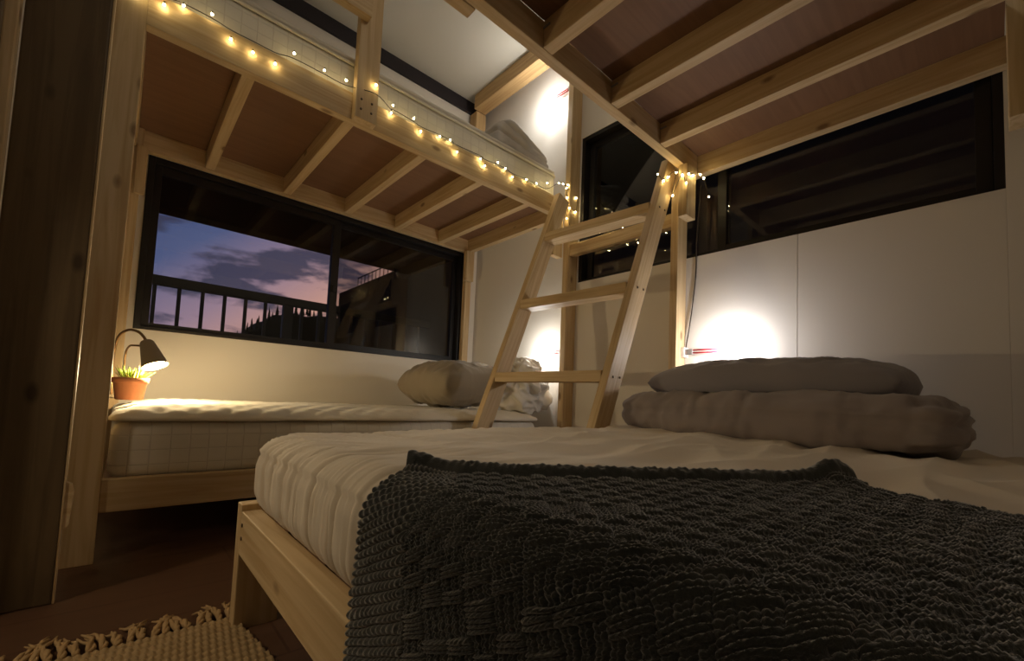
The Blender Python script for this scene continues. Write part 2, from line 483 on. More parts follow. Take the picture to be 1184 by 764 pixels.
bm = bmesh.new(); add_box(bm, .918, .94, Y_F - .006, Y_F + .012, .615, .66, .006)
mesh_obj('latch', bm, BLACKF, w1)

# window 2: long black window in the right wall
w2 = bpy.data.objects.new('window_2', None); w2.location = (X_R, (WB[0] + WB[1]) / 2, WB[2]); link(w2); w2['kind'] = 'structure'
def frame_y(y0, y1, z0, z1, x0, x1, w):
    bm = bmesh.new()
    add_box(bm, x0, x1, y0, y0 + w, z0, z1, .002); add_box(bm, x0, x1, y1 - w, y1, z0, z1, .002)
    add_box(bm, x0, x1, y0 + w, y1 - w, z0, z0 + w * .5, .002); add_box(bm, x0, x1, y0 + w, y1 - w, z1 - w, z1, .002)
    return bm
mesh_obj('window_frame', frame_y(WB[0], WB[1], WB[2], WB[3], X_R + .004, X_R + .1, .024), BLACKF, w2)
mesh_obj('sash', frame_y(WB[0] + .024, .86, WB[2] + .012, WB[3] - .024, X_R + .02, X_R + .042, .04), BLACKF, w2)
mesh_obj('sash', frame_y(.82, WB[1] - .024, WB[2] + .012, WB[3] - .024, X_R + .05, X_R + .072, .04), BLACKF, w2)
box('pane', X_R + .029, X_R + .033, WB[0] + .06, .825, WB[2] + .03, WB[3] - .06, GLASS, w2)
box('pane', X_R + .059, X_R + .063, .855, WB[1] - .06, WB[2] + .03, WB[3] - .06, GLASS, w2)

# ------------------------------------------------------------------ outside
struct(box('exterior_eave', -3.5, 1.99, Y_F + T, 3.7, 1.14, 1.34, EAVEM))
struct(box('exterior_ground', -60, 120, 2.9, 160, -14.0, -13.5, HILLM))
rl = empty('balcony_railing', (.7, 3.7, FLOOR + .02), 'dark metal balcony railing outside the sunset window, in front of the wooded hill', 'railing')
box('top_rail', -2.5, 2.2, 3.68, 3.74, .665, .728, RAILM, rl, .006)
box('bottom_rail', -2.5, 2.2, 3.69, 3.73, .10, .14, RAILM, rl, .004)
bxs = [-.40 + .131 * i for i in range(0, 20)]
for x in bxs:
    if abs(x - .935) < .06: continue
    box('baluster', x - .011, x + .011, 3.70, 3.72, .14, .665, RAILM, rl, .002)
box('railing_post', .90, .972, 3.685, 3.735, -.45, .665, RAILM, rl, .004)
box('railing_post', -1.5, -1.43, 3.685, 3.735, -.45, .665, RAILM, rl, .004)
struct(box('exterior_balcony_slab', -3.5, 1.99, Y_F + T, 3.9, FLOOR - .16, FLOOR + .02, EAVEM))

# wooded hill on the skyline
def hill_h(x):
    pts = [(-5, -6), (6, 1.5), (9.5, 5.3), (11.5, 7.0), (13, 8.6), (14.5, 9.9), (18, 10.5), (25, 11.0), (40, 9)]
    for (a, ha), (b, hb) in zip(pts, pts[1:]):
        if a <= x <= b: return ha + (hb - ha) * (x - a) / (b - a)
    return -6
nu, nv = 70, 14
P = np.zeros((nv, nu, 3))
for i in range(nu):
    x = -5 + 45 * i / (nu - 1)
    for j in range(nv):
        t = j / (nv - 1)
        P[j, i] = (x, 50 + 22 * t, -13.5 + (hill_h(x) + 13.5) * math.sin(min(1, t * 1.6) * math.pi / 2) + .5 * nz(x * .5, t * 7, 3))
struct(grid_mesh('hill', P, HILLM))
def conifer(x, y, z, h):
    bm = bmesh.new()
    prof = [(0.02 * h, 0), (.02 * h, .12 * h)]
    for k in range(6):
        t = k / 6
        prof += [(.13 * h * (1 - t) + .02, (.12 + .86 * t) * h), (.07 * h * (1 - t) + .01, (.12 + .86 * (t + .13)) * h)]
    prof.append((.005, h))
    add_lathe(bm, prof, (x, y, z), seg=9)
    for v in bm.verts:
        v.co.x += .05 * h * nz(v.co.x * 3, v.co.z * 2, y); v.co.z += .03 * h * nz(v.co.x * 4, v.co.z * 3, y + 9)
    o = mesh_obj('conifer_tree', bm, TREEM, smooth=False)
    return tag(o, 'small dark conifer in silhouette on the hill crest behind the balcony railing', 'tree', 'conifers along the hill crest')
rt = random.Random(3)
for k in range(26):
    x = 10.2 + k * .50 + rt.uniform(-.14, .14)
    h = rt.uniform(1.0, 2.1)
    conifer(x, 62 + rt.uniform(-1.5, 1.5), hill_h(x) - .35, h)

nb = empty('neighbour_building', (22, 38, -13.5), 'dark flat-roofed building with a roof railing, seen through the right window pane', 'building')
box('wall', 20, 34, 14, 56, -13.5, 12.7, BUILD, nb)
bm = bmesh.new(); add_box(bm, 20.05, 20.13, 30, 50.5, 13.62, 13.72)
for k in range(22): add_box(bm, 20.05, 20.11, 30 + k * .97, 30.06 + k * .97, 12.7, 13.62)
mesh_obj('roof_railing', bm, RAILM, nb)
nb2 = empty('next_door_house', (4.6, .5, -13.5), 'dark blank house wall standing close outside the long right window', 'building')
box('wall', 4.2, 7, -4.0, 5.0, -13.5, 6.5, BUILD, nb2)
box('roof', 4.0, 7.2, -4.2, 5.2, 6.5, 6.7, EAVEM, nb2)

# ------------------------------------------------------------------ single bunk under / over the sunset window
ba = empty('bunk_bed', (.9, 2.2, FLOOR), 'pine bunk bed with two single decks standing along the sunset window', 'bunk bed')
lumber('post', -.093, -.02, 1.71, 1.748, FLOOR, 2.25, PINE, ba)
lumber('post', -.088, .002, 2.625, 2.663, FLOOR, 2.25, PINE, ba)
lumber('post', 1.862, 1.912, 2.640, 2.678, FLOOR, 1.405, PINE, ba)
lumber('post', 1.91, 1.998, 1.682, 1.72, FLOOR, 2.175, PINE, ba)
# short cleats that carry the upper rails
lumber('cleat', 1.835, 1.905, 2.602, 2.638, .87, 1.094, PINE, ba)
lumber('cleat', 1.825, 1.905, 1.722, 1.76, .86, 1.094, PINE, ba)
lumber('cleat', -.018, .02, 2.60, 2.622, .87, 1.094, PINE, ba)
# upper frame
UB, UT = 1.095, 1.205
lumber('front_rail', -.02, 1.835, 1.71, 1.748, UB, UT, PINE, ba)
lumber('back_rail', -.02, 1.905, 2.638, 2.678, UB, UT - .01, PINE, ba)
lumber('end_rail', 1.865, 1.905, 1.762, 2.638, UB, UT - .01, PINE, ba)
lumber('end_rail', -.06, -.02, 1.748, 2.625, UB, UT - .01, PINE, ba)
for x0 in (.238, .596, .938, 1.27, 1.605):
    lumber('joist', x0, x0 + .041, 1.75, 2.636, UB + .002, UB + .089, PINE, ba)
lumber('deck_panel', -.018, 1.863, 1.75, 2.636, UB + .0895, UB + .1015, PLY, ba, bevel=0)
# guard at the open side
lumber('guard_post', .61, .70, 1.671, 1.709, 1.092, 1.70, PINE, ba)
lumber('guard_rail', -.09, .638, 1.632, 1.670, 1.492, 1.581, PINE, ba)
# lower frame
lumber('front_rail', -.02, 1.835, 1.722, 1.748 + .012, -.372, -.277, PINE, ba)
lumber('back_rail', -.02, 1.86, 2.638, 2.676, -.372, -.277, PINE, ba)
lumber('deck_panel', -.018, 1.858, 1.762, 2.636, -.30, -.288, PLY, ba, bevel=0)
for x0 in (.3, .9, 1.5):
    lumber('joist', x0, x0 + .038, 1.762, 2.636, -.372, -.302, PINE, ba)
# screws and knots of the guard post
for z in (1.13, 1.17):
    for x in (.632, .675):
        lathe('screw', [(.0045, 0), (.0045, .0025), (.002, .003)], (x, 1.6712, z), SCREW, ba, axis=(0, -1, 0), seg=10)

# mattress of the lower deck, with quilted pad on top
def mat_disp(amp, f):
    return lambda p, n: amp * fbm(p.x * f, p.y * f, p.z * f, 3)
ma = empty('mattress', (.85, 2.2, -.287), 'white single mattress on the lower bunk under the sunset window', 'mattress')
rounded('mattress_body', -.012, 1.775, 1.752, 2.63, -.287, -.112, .035, .03, TICK, ma, disp=mat_disp(.004, 4))
def pad_disp(p, n):
    d = .006 * fbm(p.x * 3, p.y * 3, 1, 3)
    d += .005 * abs(math.sin((p.x + p.y) * 34 + nz(p.x * 6, p.y * 6, 2))) * max(0, n.z) + .004 * abs(math.sin((p.x - p.y) * 34)) * max(0, n.z)
    if abs(n.z) < .7: d += .006 * nz(p.x * 26, p.y * 26, 4)
    return d
def pad_shape(p, L):
    d = min(p.x + L[0] / 2, L[0] / 2 - p.x, p.y + L[1] / 2, L[1] / 2 - p.y)
    k = .22 + .78 * (1 - math.exp(-max(d, 0) / .075))
    p.z = -L[2] / 2 + (p.z + L[2] / 2) * k
    return p
rounded('quilted_pad', -.014, 1.778, 1.744, 2.632, -.112, -.062, .02, .014, PADW, ma, disp=pad_disp, shape=pad_shape)

# mattress of the upper deck
mu = empty('mattress', (.85, 2.2, 1.198), 'white quilted mattress up on the top bunk behind the string lights', 'mattress')
rounded('mattress_body', -.012, 1.86, 1.752, 2.632, 1.198, 1.362, .03, .03, TICK, mu, disp=mat_disp(.003, 4))
def piping(z, bulge):
    x0, x1, y0, y1 = -.012 - bulge, 1.86 + bulge, 1.752 - bulge, 2.632 + bulge
    r = .03; pts = []
    for cx, cy, a0 in ((x1 - r, y0 + r, -90), (x1 - r, y1 - r, 0), (x0 + r, y1 - r, 90), (x0 + r, y0 + r, 180)):
        for k in range(6):
            a = math.radians(a0 + 90 * k / 5); pts.append((cx + r * math.cos(a), cy + r * math.sin(a), z))
    pts.append(pts[0]); return pts
tube('piping', piping(1.352, .001), .006, PADW, mu, 6)
rounded('mattress_top', -.008, 1.856, 1.756, 2.628, 1.362, 1.388, .012, .03, PADW, mu, disp=mat_disp(.003, 6))

# ------------------------------------------------------------------ loft over the double bed
lo = empty('loft_bed', (1.0, .45, FLOOR), 'pine loft deck on posts above the double bed, open joists seen from below', 'loft bed')
LB, LT = 1.10, 1.192
lumber('post', 1.91, 1.998, .996, 1.033, FLOOR, 1.9, PINE, lo)
lumber('cleat', 1.82, 1.906, .912, .952, .86, LB - .001, PINE, lo)
lumber('cleat', 1.82, 1.915, -.085, -.037, .86, 1.42, PINE, lo)
lumber('front_rail', -.14, 1.955, .93, .968, LB, LT, PINE, lo)
lumber('back_rail', 1.958, 1.998, -.06, .966, LB, LT, PINE, lo)
lumber('side_rail', -.14, 1.955, -.078, -.04, LB + .3, LT + .3, PINE, lo)
for x0 in (-.14, .19, .548, .905, 1.264, 1.612):
    lumber('joist', x0, x0 + .041, -.035, .928, LB, LB + .089, PINE, lo)
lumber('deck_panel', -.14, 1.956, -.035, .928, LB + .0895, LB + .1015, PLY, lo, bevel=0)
lumber('side_board', -.3, .672, .970, 1.008, LB - .002, LT, PINE, lo)
lumber('guard_rail', 1.925, 1.963, 1.035, 1.680, .868, .936, PINE, lo)
# brackets at the joist ends
for x0 in (.905, 1.264, 1.612):
    box('bracket', x0 - .004, x0 - .001, .90, .928, LB + .06, LB + .066, GREYPL, lo)

# ------------------------------------------------------------------ ladder between the two decks
ld = empty('ladder', (1.12, 1.34, FLOOR), 'pine ladder with flat rungs leaning between the bunk and the loft', 'ladder')
HD = .044                                   # half depth of a stile
LAD = {'l': (1.314, .390), 'r': (1.350, .405)}   # front edge x = a + b * z
def lad_x(s, z): return LAD[s][0] + LAD[s][1] * z
def stile(s, y0, y1, ztop):
    ux = Vector((LAD[s][1], 0, 1)).normalized(); vy = Vector((0, 1, 0)); wx = Vector((ux.z, 0, -ux.x))
    z0 = FLOOR + .002
    c0 = Vector((lad_x(s, z0), (y0 + y1) / 2, z0)) + wx * HD; c1 = Vector((lad_x(s, ztop), (y0 + y1) / 2, ztop)) + wx * HD
    L = (c1 - c0).length
    bm = bmesh.new(); add_box(bm, -L / 2, L / 2, -(y1 - y0) / 2, (y1 - y0) / 2, -HD, HD, .003)
    rot = Matrix((ux, vy, -wx)).transposed()
    ctr = (c0 + c1) / 2
    inv = rot.inverted()
    for v in bm.verts:                       # foot cut level with the floor
        w = rot @ v.co + ctr
        if w.z < FLOOR + .06 and v.co.x < 0:
            w = w + ux * ((FLOOR + .001 - w.z) / ux.z)
            v.co = inv @ (w - ctr)
    bmesh.ops.recalc_face_normals(bm, faces=bm.faces[:])
    me = bpy.data.meshes.new('side_rail'); bm.to_mesh(me); bm.free(); me.materials.append(PINE)
    o = bpy.data.objects.new('side_rail', me); o.rotation_euler = rot.to_euler(); o.location = ctr - ploc(ld)
    return link(o, ld)
stile('l', 1.642, 1.680, 1.190)
stile('r', .998, 1.036, 1.150)
for zc in (.895, .495, .11, -.295):
    a_ = Vector((lad_x('r', zc) + .043, 1.037, zc)); b_ = Vector((lad_x('l', zc) + .043, 1.641, zc))
    d_ = (b_ - a_).normalized(); n_ = Vector((0, 0, 1)).cross(d_)
    lumber('rung', 0, 0, 0, 0, 0, 0, PINE, ld, rot=Matrix((d_, n_, Vector((0, 0, 1)))).transposed(), centre=(a_ + b_) / 2, dims=[(b_ - a_).length, .089, .046])
for zc in (.895, .495, .11):
    x = lad_x('r', zc) + .048
    for dx in (-.02, .025):
        lathe('screw', [(.005, 0), (.005, .002), (.002, .0025)], (x + dx, .9979, zc - .002), SCREW, ld, axis=(0, -1, 0), seg=10)

# ------------------------------------------------------------------ double bed
db = empty('bed_frame', (1.1, .36, FLOOR), 'low pine double bed frame under the loft, its foot rail facing the camera', 'bed frame')
lumber('leg', .212, .298, 1.082, 1.120, FLOOR, -.247, PINE, db)
lumber('leg', .212, .298, -.398, -.36, FLOOR, -.247, PINE, db)
lumber('leg', 1.88, 1.968, 1.05, 1.088, FLOOR, -.262, PINE, db)
lumber('leg', 1.88, 1.968, -.398, -.36, FLOOR, -.262, PINE, db)
lumber('foot_rail', .212, .250, -.358, 1.080, -.349, -.26, PINE, db)
lumber('side_rail', .30, 1.878, 1.048, 1.086, -.349, -.26, PINE, db)
lumber('side_rail', .30, 1.878, -.398, -.36, -.349, -.26, PINE, db)
lumber('head_rail', 1.93, 1.968, -.358, 1.046, -.349, -.26, PINE, db)
for k in range(7):
    y = -.30 + k * .198
    lumber('slat', .252, 1.928, y, y + .09, -.28, -.262, PLY, db, bevel=.001)
for z in (-.285, -.312):
    lathe('screw', [(.004, 0), (.004, .0015), (.002, .002)], (.2118, 1.062, z), SCREW, db, axis=(-1, 0, 0), seg=10)

MX0, MX1, MY0, MY1, MZ0, MZ1 = .222, 1.972, -.36, 1.062, -.260, -.098
def mtop(x, y):
    u = max(0, min(1, (x - .25) / 1.3))
    return MZ1 + .016 * u * max(0, min(1, (y + .2) / .8)) + .006
def sheet_fold(p, n):
    """Gathers running up from the elastic hem and long creases on top."""
    lx, ly, lz = p.x + (MX0 + MX1) / 2, p.y + (MY0 + MY1) / 2, p.z + (MZ0 + MZ1) / 2
    # distance along the rim
    ex = lx - MX0; ey = MY1 - ly
    d = min(ex, ey)
    s = ly if ex < ey else lx
    # gathers fan round the corner
    cxn, cyn = lx - (MX0 + .35), ly - (MY1 - .35)
    ang = math.atan2(cyn, -cxn)
    s2 = ang * .42 if (cxn < 0 and cyn > 0) else (ly if cyn <= 0 else .66 + lx)
    fall = math.exp(-max(0, d) / .12)
    g = nz(s2 * 42, d * 2.0 + lz * 2.5, 1.0) * .5 + nz(s2 * 92, d * 3.0 + lz * 3, 5.0) * .5
    rid = (1 - abs(g) * 3.0)
    out = .0125 * (rid - .5) * fall
    out += .0080 * (-3 * abs(nz(lx * 3.0 + ly * 6.0, (lx - ly) * 1.1, 7.0))) * (1 - fall) * max(0, n.z)
    out += .0070 * (-3 * abs(nz(lx * 2.0 - ly * 9.0, (lx + ly) * 1.3, 11.0))) * (1 - fall) * max(0, n.z)
    if n.z > .5:
        out += mtop(lx, ly) - MZ1
    return out
def sheet_dent(p, L):
    # the ladder stile presses into the long edge
    if p.y > 0:
        x = p.x + (MX0 + MX1) / 2
        p.y -= .070 * math.exp(-((x - 1.27) / .15) ** 4) * (p.y / (L[1] / 2)) ** 3
    return p
md = empty('mattress', (1.1, .35, MZ0), 'double mattress in a creased cream fitted sheet, lying on the low bed frame', 'mattress')
rounded('fitted_sheet', MX0, MX1, MY0, MY1, MZ0, MZ1, .062, (.0095, .0036, .008), SHEET, md, disp=sheet_fold, shape=sheet_dent)

# ------------------------------------------------------------------ chunky knit throw
XE = .208
P1 = np.array([.250, .452]); e1 = np.array([.765, -.644]); e2 = np.array([-.644, -.765])
na, nb_ = 1250, 900
BMAX = .80
bj = np.linspace(0, BMAX, nb_)
A = np.zeros((nb_, na)); B = np.zeros((nb_, na))
for j, b in enumerate(bj):
    amax = .50 + .62 * min(b, .75)
    A[j] = np.linspace(0, amax, na); B[j] = b
def vnoise(x, y, seed=0):
    xi = np.floor(x).astype(int); yi = np.floor(y).astype(int); fx = x - xi; fy = y - yi
    fx = fx * fx * (3 - 2 * fx); fy = fy * fy * (3 - 2 * fy)
    def h(i, j):
        n = (i * 374761393 + j * 668265263 + seed * 1442695041) & 0x7fffffff
        n = ((n ^ (n >> 13)) * 1274126177) & 0x7fffffff
        return ((n ^ (n >> 16)) & 0xffff) / 65535.0
    return (h(xi, yi) * (1 - fx) + h(xi + 1, yi) * fx) * (1 - fy) + (h(xi, yi + 1) * (1 - fx) + h(xi + 1, yi + 1) * fx) * fy
# basket-weave knit relief
wa = A + .007 * (vnoise(A * 22, B * 22, 1) - .5) + .004 * (vnoise(A * 80, B * 80, 2) - .5)
wb = B + .007 * (vnoise(A * 22, B * 22, 3) - .5) + .004 * (vnoise(A * 80, B * 80, 4) - .5)
CELL = .0145; NY = 3
CW = CELL * 1.25
ci = np.floor(wa / CW); cj = np.floor(wb / CELL)
vert = ((ci + cj) % 2 == 0)
vert = vert ^ (vnoise(ci * .37 + 50, cj * .37 + 50, 21) > .74)
fa = wa / CW - ci; fb = wb / CELL - cj
def bulge(t): return np.sqrt(np.clip(np.sin(np.pi * t), 0, 1))
def strand(across):
    k = across * NY; f = k - np.floor(k) - .5
    return np.sqrt(np.clip(1 - (2 * f) ** 2, 0, 1)), f, np.floor(k)
# stockinette columns: stacked V loops; purl rows: long arched strands
rdv, fv, kv = strand(fa)
sv = fb * 2.6 + .95 * np.abs(fv) + .31 * kv
sv = sv - np.floor(sv)
Hv = rdv ** .8 * (.40 + .60 * np.sqrt(np.clip(np.sin(np.pi * sv), 0, 1))) * (1 - .35 * np.exp(-(fv / .09) ** 2)) * (.7 + .3 * bulge(fb))
rdh, fh, kh = strand(fb)
ply = .90 + .10 * np.sin(2 * np.pi * (fa * 5 + fh * 1.6 + kh * .37))
Hh = rdh ** .8 * (.60 + .48 * bulge(fa) ** .8) * ply
H = np.where(vert, Hv * .80, Hh * 1.05)
# garter border down the left edge and a rolled hem along the far edge
bord = .055
gk = wb / .0135; gf = gk - np.floor(gk)
Hb = np.sqrt(np.clip(np.sin(np.pi * gf), 0, 1)) * (.75 + .25 * np.sin(wa * 700 + 3 * np.floor(gk)) ** 2)
wl = np.clip((bord - A) / .006, 0, 1)
H = H * (1 - wl) + Hb * wl
Hm = .0070 * H
hemw = .020
t = np.clip(B / hemw, 0, 1)
roll = np.sqrt(np.clip(np.sin(np.pi * np.clip(B / hemw, 0, 1)), 0, 1))
Hm = np.where(B < hemw, .015 * roll + .0005 * np.sin(A * 700 + B * 500) * roll + .0030 * vnoise(A * 170, B * 230, 8), Hm)
# curled corners
PX = P1[0] + A * e1[0] + B * e2[0]; PY = P1[1] + A * e1[1] + B * e2[1]
PX += .004 * np.sin(A * 17 + 1.0) + .003 * np.sin(A * 31)
ZS = np.zeros_like(PX)
u = np.clip((PX - .25) / 1.3, 0, 1); ZS = MZ1 + .016 * u * np.clip((PY + .2) / .8, 0, 1) + .010
ZS += .004 * (vnoise(A * 9, B * 9, 5) - .3)
dc1 = np.hypot(A - .006, B - .008); ZS += .011 * np.exp(-(dc1 / .022) ** 2)
dc2 = np.hypot(A - .49, B - .01); ZS += .016 * np.exp(-(dc2 / .026) ** 2)
ZS -= .010 * np.clip(1 - B / .004, 0, 1)
# drape over the foot of the bed, with a rounded shoulder
d = np.clip(XE + .03 - PX, 0, None)
R = .045
th = np.clip(d / R, 0, math.pi / 2)
over = np.clip(d - R * math.pi / 2, 0, None)
X = np.where(d > 0, XE + .03 - R * np.sin(th) - over * .02, PX)
Z = ZS - np.where(d > 0, R * (1 - np.cos(th)) + over, 0)
shear = np.where(d > 0, d * 1.17 * np.clip(1 - A / .55, 0, 1) ** 1.0, 0)
Y = PY + shear
# soft folds in the hanging part
X -= np.where(over > 0,   .008 * np.clip(over / .12, 0, 1) * (vnoise(Y * 9, over * 3, 12) - .2), 0)
Z = np.maximum(Z, FLOOR + .03)
S = np.stack([X, Y, Z], 2)
nn = np.stack([-np.sin(th), 0 * th, np.cos(th)], 2)
S = S + nn * Hm[..., None]
kb = grid_mesh('knit_blanket', S, WOOL)
tag(kb, 'charcoal chunky basket-weave knit throw spread over the foot of the double bed', 'blanket')

# ------------------------------------------------------------------ bedding on the double bed
def duvet_disp(p, n):
    g = 0
    if abs(n.z) < .8:
        g -= .010 * math.exp(-((p.z - .008 - .006 * nz(p.y * 5, 0, 2)) / .010) ** 2)
    g += .014 * fbm(p.x * 9, p.y * 5, p.z * 9, 3)
    g += .007 * (1 - 3 * abs(nz(p.y * 22, p.z * 9 + p.y * 4, 3))) * (1 if p.y > 0 else .55)
    if p.y < -.38: g += .024 * nz(p.z * 38, p.x * 8, 4) 
    return g
def duvet_shape(p, L):
    k = 1 - .10 * (p.y / (L[1] / 2)) ** 4
    p.z = -L[2] / 2 + (p.z + L[2] / 2) * (k + .05 * nz(p.y * 4, p.x * 3, 1))
    p.x -= .02 * nz(p.y * 4, 2, 0)
    return p
dv = rounded('folded_duvet', 1.44, 1.93, .05, .99, -.094, .055, .07, .011, GREYD, disp=duvet_disp, shape=duvet_shape)
tag(dv, 'grey-taupe folded duvet at the head of the double bed, under the grey pillow', 'duvet')

def pillow(name, cx, cy, cz, lx, ly, h, mat, rz=0, sag=.35, nx=70, ny=70, crease=.010, tilt=0.0, seed=0.0, fpow=.46, upow=2.6):
    bm = bmesh.new()
    R3 = Matrix.Rotation(rz, 3, 'Z') @ Matrix.Rotation(tilt, 3, 'Y')
    rows = {}
    for side in (1, -1):
        for i in range(nx + 1):
            for j in range(ny + 1):
                u = 2 * i / nx - 1; v = 2 * j / ny - 1
                edge = (i in (0, nx) or j in (0, ny))
                if side == -1 and edge:
                    rows[(side, i, j)] = rows[(1, i, j)]; continue
                f = ((1 - abs(u) ** upow) * (1 - abs(v) ** upow))
                f = max(f, 0) ** fpow
                x = u * lx / 2 * (1 - .06 * v * v); y = v * ly / 2 * (1 - .06 * u * u)
                z = side * h / 2 * f
                if side == -1: z = max(z, -h / 2 * sag) if sag else z
                w = crease * (1 - 3 * abs(nz(u * 2.5 + seed, v * 4.0, side + seed))) * f + .008 * fbm(u * 2 + seed, v * 2, 3 * side, 3) * f
                w += .004 * (1 - 3 * abs(nz(u * 7 + v * 3, v * 8 + seed, 2))) * f
                rows[(side, i, j)] = bm.verts.new(R3 @ Vector((x, y, z + side * w)) + Vector((cx, cy, cz)))
    for side in (1, -1):
        for i in range(nx):
            for j in range(ny):
                q = [rows[(side, i, j)], rows[(side, i + 1, j)], rows[(side, i + 1, j + 1)], rows[(side, i, j + 1)]]
                try: bm.faces.new(q if side == 1 else q[::-1])
                except ValueError: pass
    return mesh_obj(name, bm, mat, None, smooth=True)
pb = pillow('pillow', 1.73, .545, .092, .40, .80, .165, GREYPB, crease=.008, sag=.45, seed=3.1, fpow=.40, upow=3.0)
tag(pb, 'long grey pillow on top of the taupe duvet, below the right-hand reading light', 'pillow')

# ------------------------------------------------------------------ bedding on the lower bunk
pa = pillow('pillow', 1.47, 2.15, .082, .52, .48, .25, GREYP, rz=.10, sag=1.0, crease=.012, tilt=-.06, seed=8.7, fpow=.38, upow=3.0)
tag(pa, 'plump greige pillow on the lower bunk beneath the dark window pane', 'pillow')
def crumple(p, n):
    q = p * 9
    w = Vector((nz(q.x, q.y, q.z), nz(q.x + 9, q.y, q.z), nz(q.x, q.y + 9, q.z)))
    r1 = 1 - 2.6 * abs(noise.noise(q * 1.1 + w * 1.2))
    r2 = 1 - 2.6 * abs(noise.noise(q * 2.5 + w * 1.6 + Vector((4, 4, 4))))
    return .034 * r1 + .016 * r2 + .014 * math.sin(p.z * 62 + 4 * nz(p.x * 6, p.y * 6, 2))
cd = rounded('crumpled_duvet', 1.66, 1.93, 1.79, 2.03, -.05, .205, .11, .0075, WHITED, disp=crumple, shape=lambda p, L: Vector((p.x * (1 - .55 * (p.z / L[2])), p.y * (1 - .35 * p.z / L[2]), p.z)), rz=.3)
tag(cd, 'crumpled white duvet heaped at the head of the lower bunk, behind the ladder', 'duvet')

# folded quilt on the top bunk
def quilt_disp(p, n):
    g = .006 * fbm(p.x * 12, p.y * 12, p.z * 12, 3)
    if abs(n.z) < .8:
        g -= .020 * math.exp(-((p.z + .030 + .10 * p.x) / .010) ** 2)
        g -= .016 * math.exp(-((p.z - .018 + .22 * p.x) / .009) ** 2)
    return g
def quilt_shape(p, L):
    t = (p.x / L[0] + .5)
    k = 1.0 - .62 * max(0, (t - .32) / .68) - .35 * max(0, (.25 - t) / .25)
    p.z = -L[2] / 2 + (p.z + L[2] / 2) * k
    return p
qf = rounded('folded_quilt', 1.42, 1.85, 1.79, 2.2, 1.394, 1.585, .035, .006, PLAIDB, disp=quilt_disp, shape=quilt_shape)
tag(qf, 'folded pale quilt lying at the head of the top bunk', 'quilt')

# ------------------------------------------------------------------ reading lights
def reading_light(loc, y_box, y_bulb, z, label, cord, down=False):
    x = X_R - .03
    t = empty('reading_light', (X_R, y_box, z), label, 'reading light', 'clip-on reading lights on the right wall')
    box('switch_box', x - .012, X_R - .001, y_box - .006, y_box + .012, z - .026, z + .022, WHITEPL, t, .003)
    s = -1 if y_bulb < y_box else 1
    ys = y_box - .042 if s < 0 else y_box + .018
    box('socket', x - .008, x + .010, ys, ys + .028, z - .014, z + .012, GREYPL, t, .003)
    s = -1 if y_bulb < y_box else 1
    for dz in (.0065, -.0065):
        tube('arm', [(x, y_box + s * .04, z + dz), (x, y_bulb - s * .01, z + dz)], .0036, REDPL, t, 8)
    lathe('bulb', [(.004, 0), (.012, .004), (.014, .016), (.013, .03), (.007, .038), (.001, .040)], (x, y_bulb - s * .012, z), BULBL, t, axis=(0, s, 0), seg=16)
    if cord: tube('cord', smooth_path(cord), .003, CORD, t, 6)
    return t
reading_light(None, .985, .80, .262, 'reading light with red arms on the right wall above the grey pillow',
              [(X_R - .004, .93, 1.06), (X_R - .006, .945, .80), (X_R - .006, .948, .62), (X_R - .008, .968, .42), (X_R - .012, .984, .30), (X_R - .014, .985, .285)])
reading_light(None, 1.728, 1.862, .305, 'reading light with red arms on the right wall above the crumpled white duvet',
              [(X_R - .004, 1.735, .285), (X_R - .0045, 1.728, .20), (X_R - .0045, 1.728, -.20), (X_R - .0045, 1.728, -.44)])
reading_light(None, 1.728, 1.925, 1.975, 'reading light with red arms high on the right wall above the folded quilt', None)

# ------------------------------------------------------------------ desk lamp and potted plant on the lower bunk
PT = -.062
pp = empty('potted_plant', (.028, 2.10, PT), 'small spiky green succulent in a terracotta pot on the lower bunk mattress', 'plant')
lathe('pot', [(.036, 0), (.040, .004), (.0465, .058), (.049, .060), (.0515, .062), (.053, .080), (.049, .080), (.046, .066), (.002, .062)], (.028, 2.10, PT + .006), TERRA, pp)
lathe('soil', [(.001, .066), (.044, .066), (.046, .070), (.001, .073)], (.028, 2.10, PT + .006), SOIL, pp, close=False)
bm = bmesh.new(); rp = random.Random(5)
for k in range(64):
    a = rp.uniform(0, 6.283); sp = rp.uniform(.15, 1.0); r0 = rp.uniform(.0, .034)
    base = Vector((.028 + r0 * math.cos(a), 2.10 + r0 * math.sin(a), PT + .074))
    L = rp.uniform(.032, .060); d = Vector((math.cos(a) * sp * .75, math.sin(a) * sp * .75, 1)).normalized()
    side = d.cross(Vector((0, 0, 1))).normalized() if sp > .05 else Vector((1, 0, 0)); nrm = side.cross(d)
    prev = None
    for i in range(6):
        t = i / 5; p = base + d * L * t + Vector((math.cos(a), math.sin(a), -.25)) * (.010 * sp * t * t)
        w = .0052 * (1 - t) ** .7 * (.6 + 1.2 * t if t < .4 else 1.08) + .0003
        th2 = .0022 * (1 - t) + .0003
        ring = [bm.verts.new(p + side * w), bm.verts.new(p + nrm * th2), bm.verts.new(p - side * w), bm.verts.new(p - nrm * th2)]
        if prev:
            for q in range(4): bm.faces.new((prev[q], prev[(q + 1) % 4], ring[(q + 1) % 4], ring[q]))
        prev = ring
mesh_obj('leaves', bm, LEAF, pp, smooth=True)

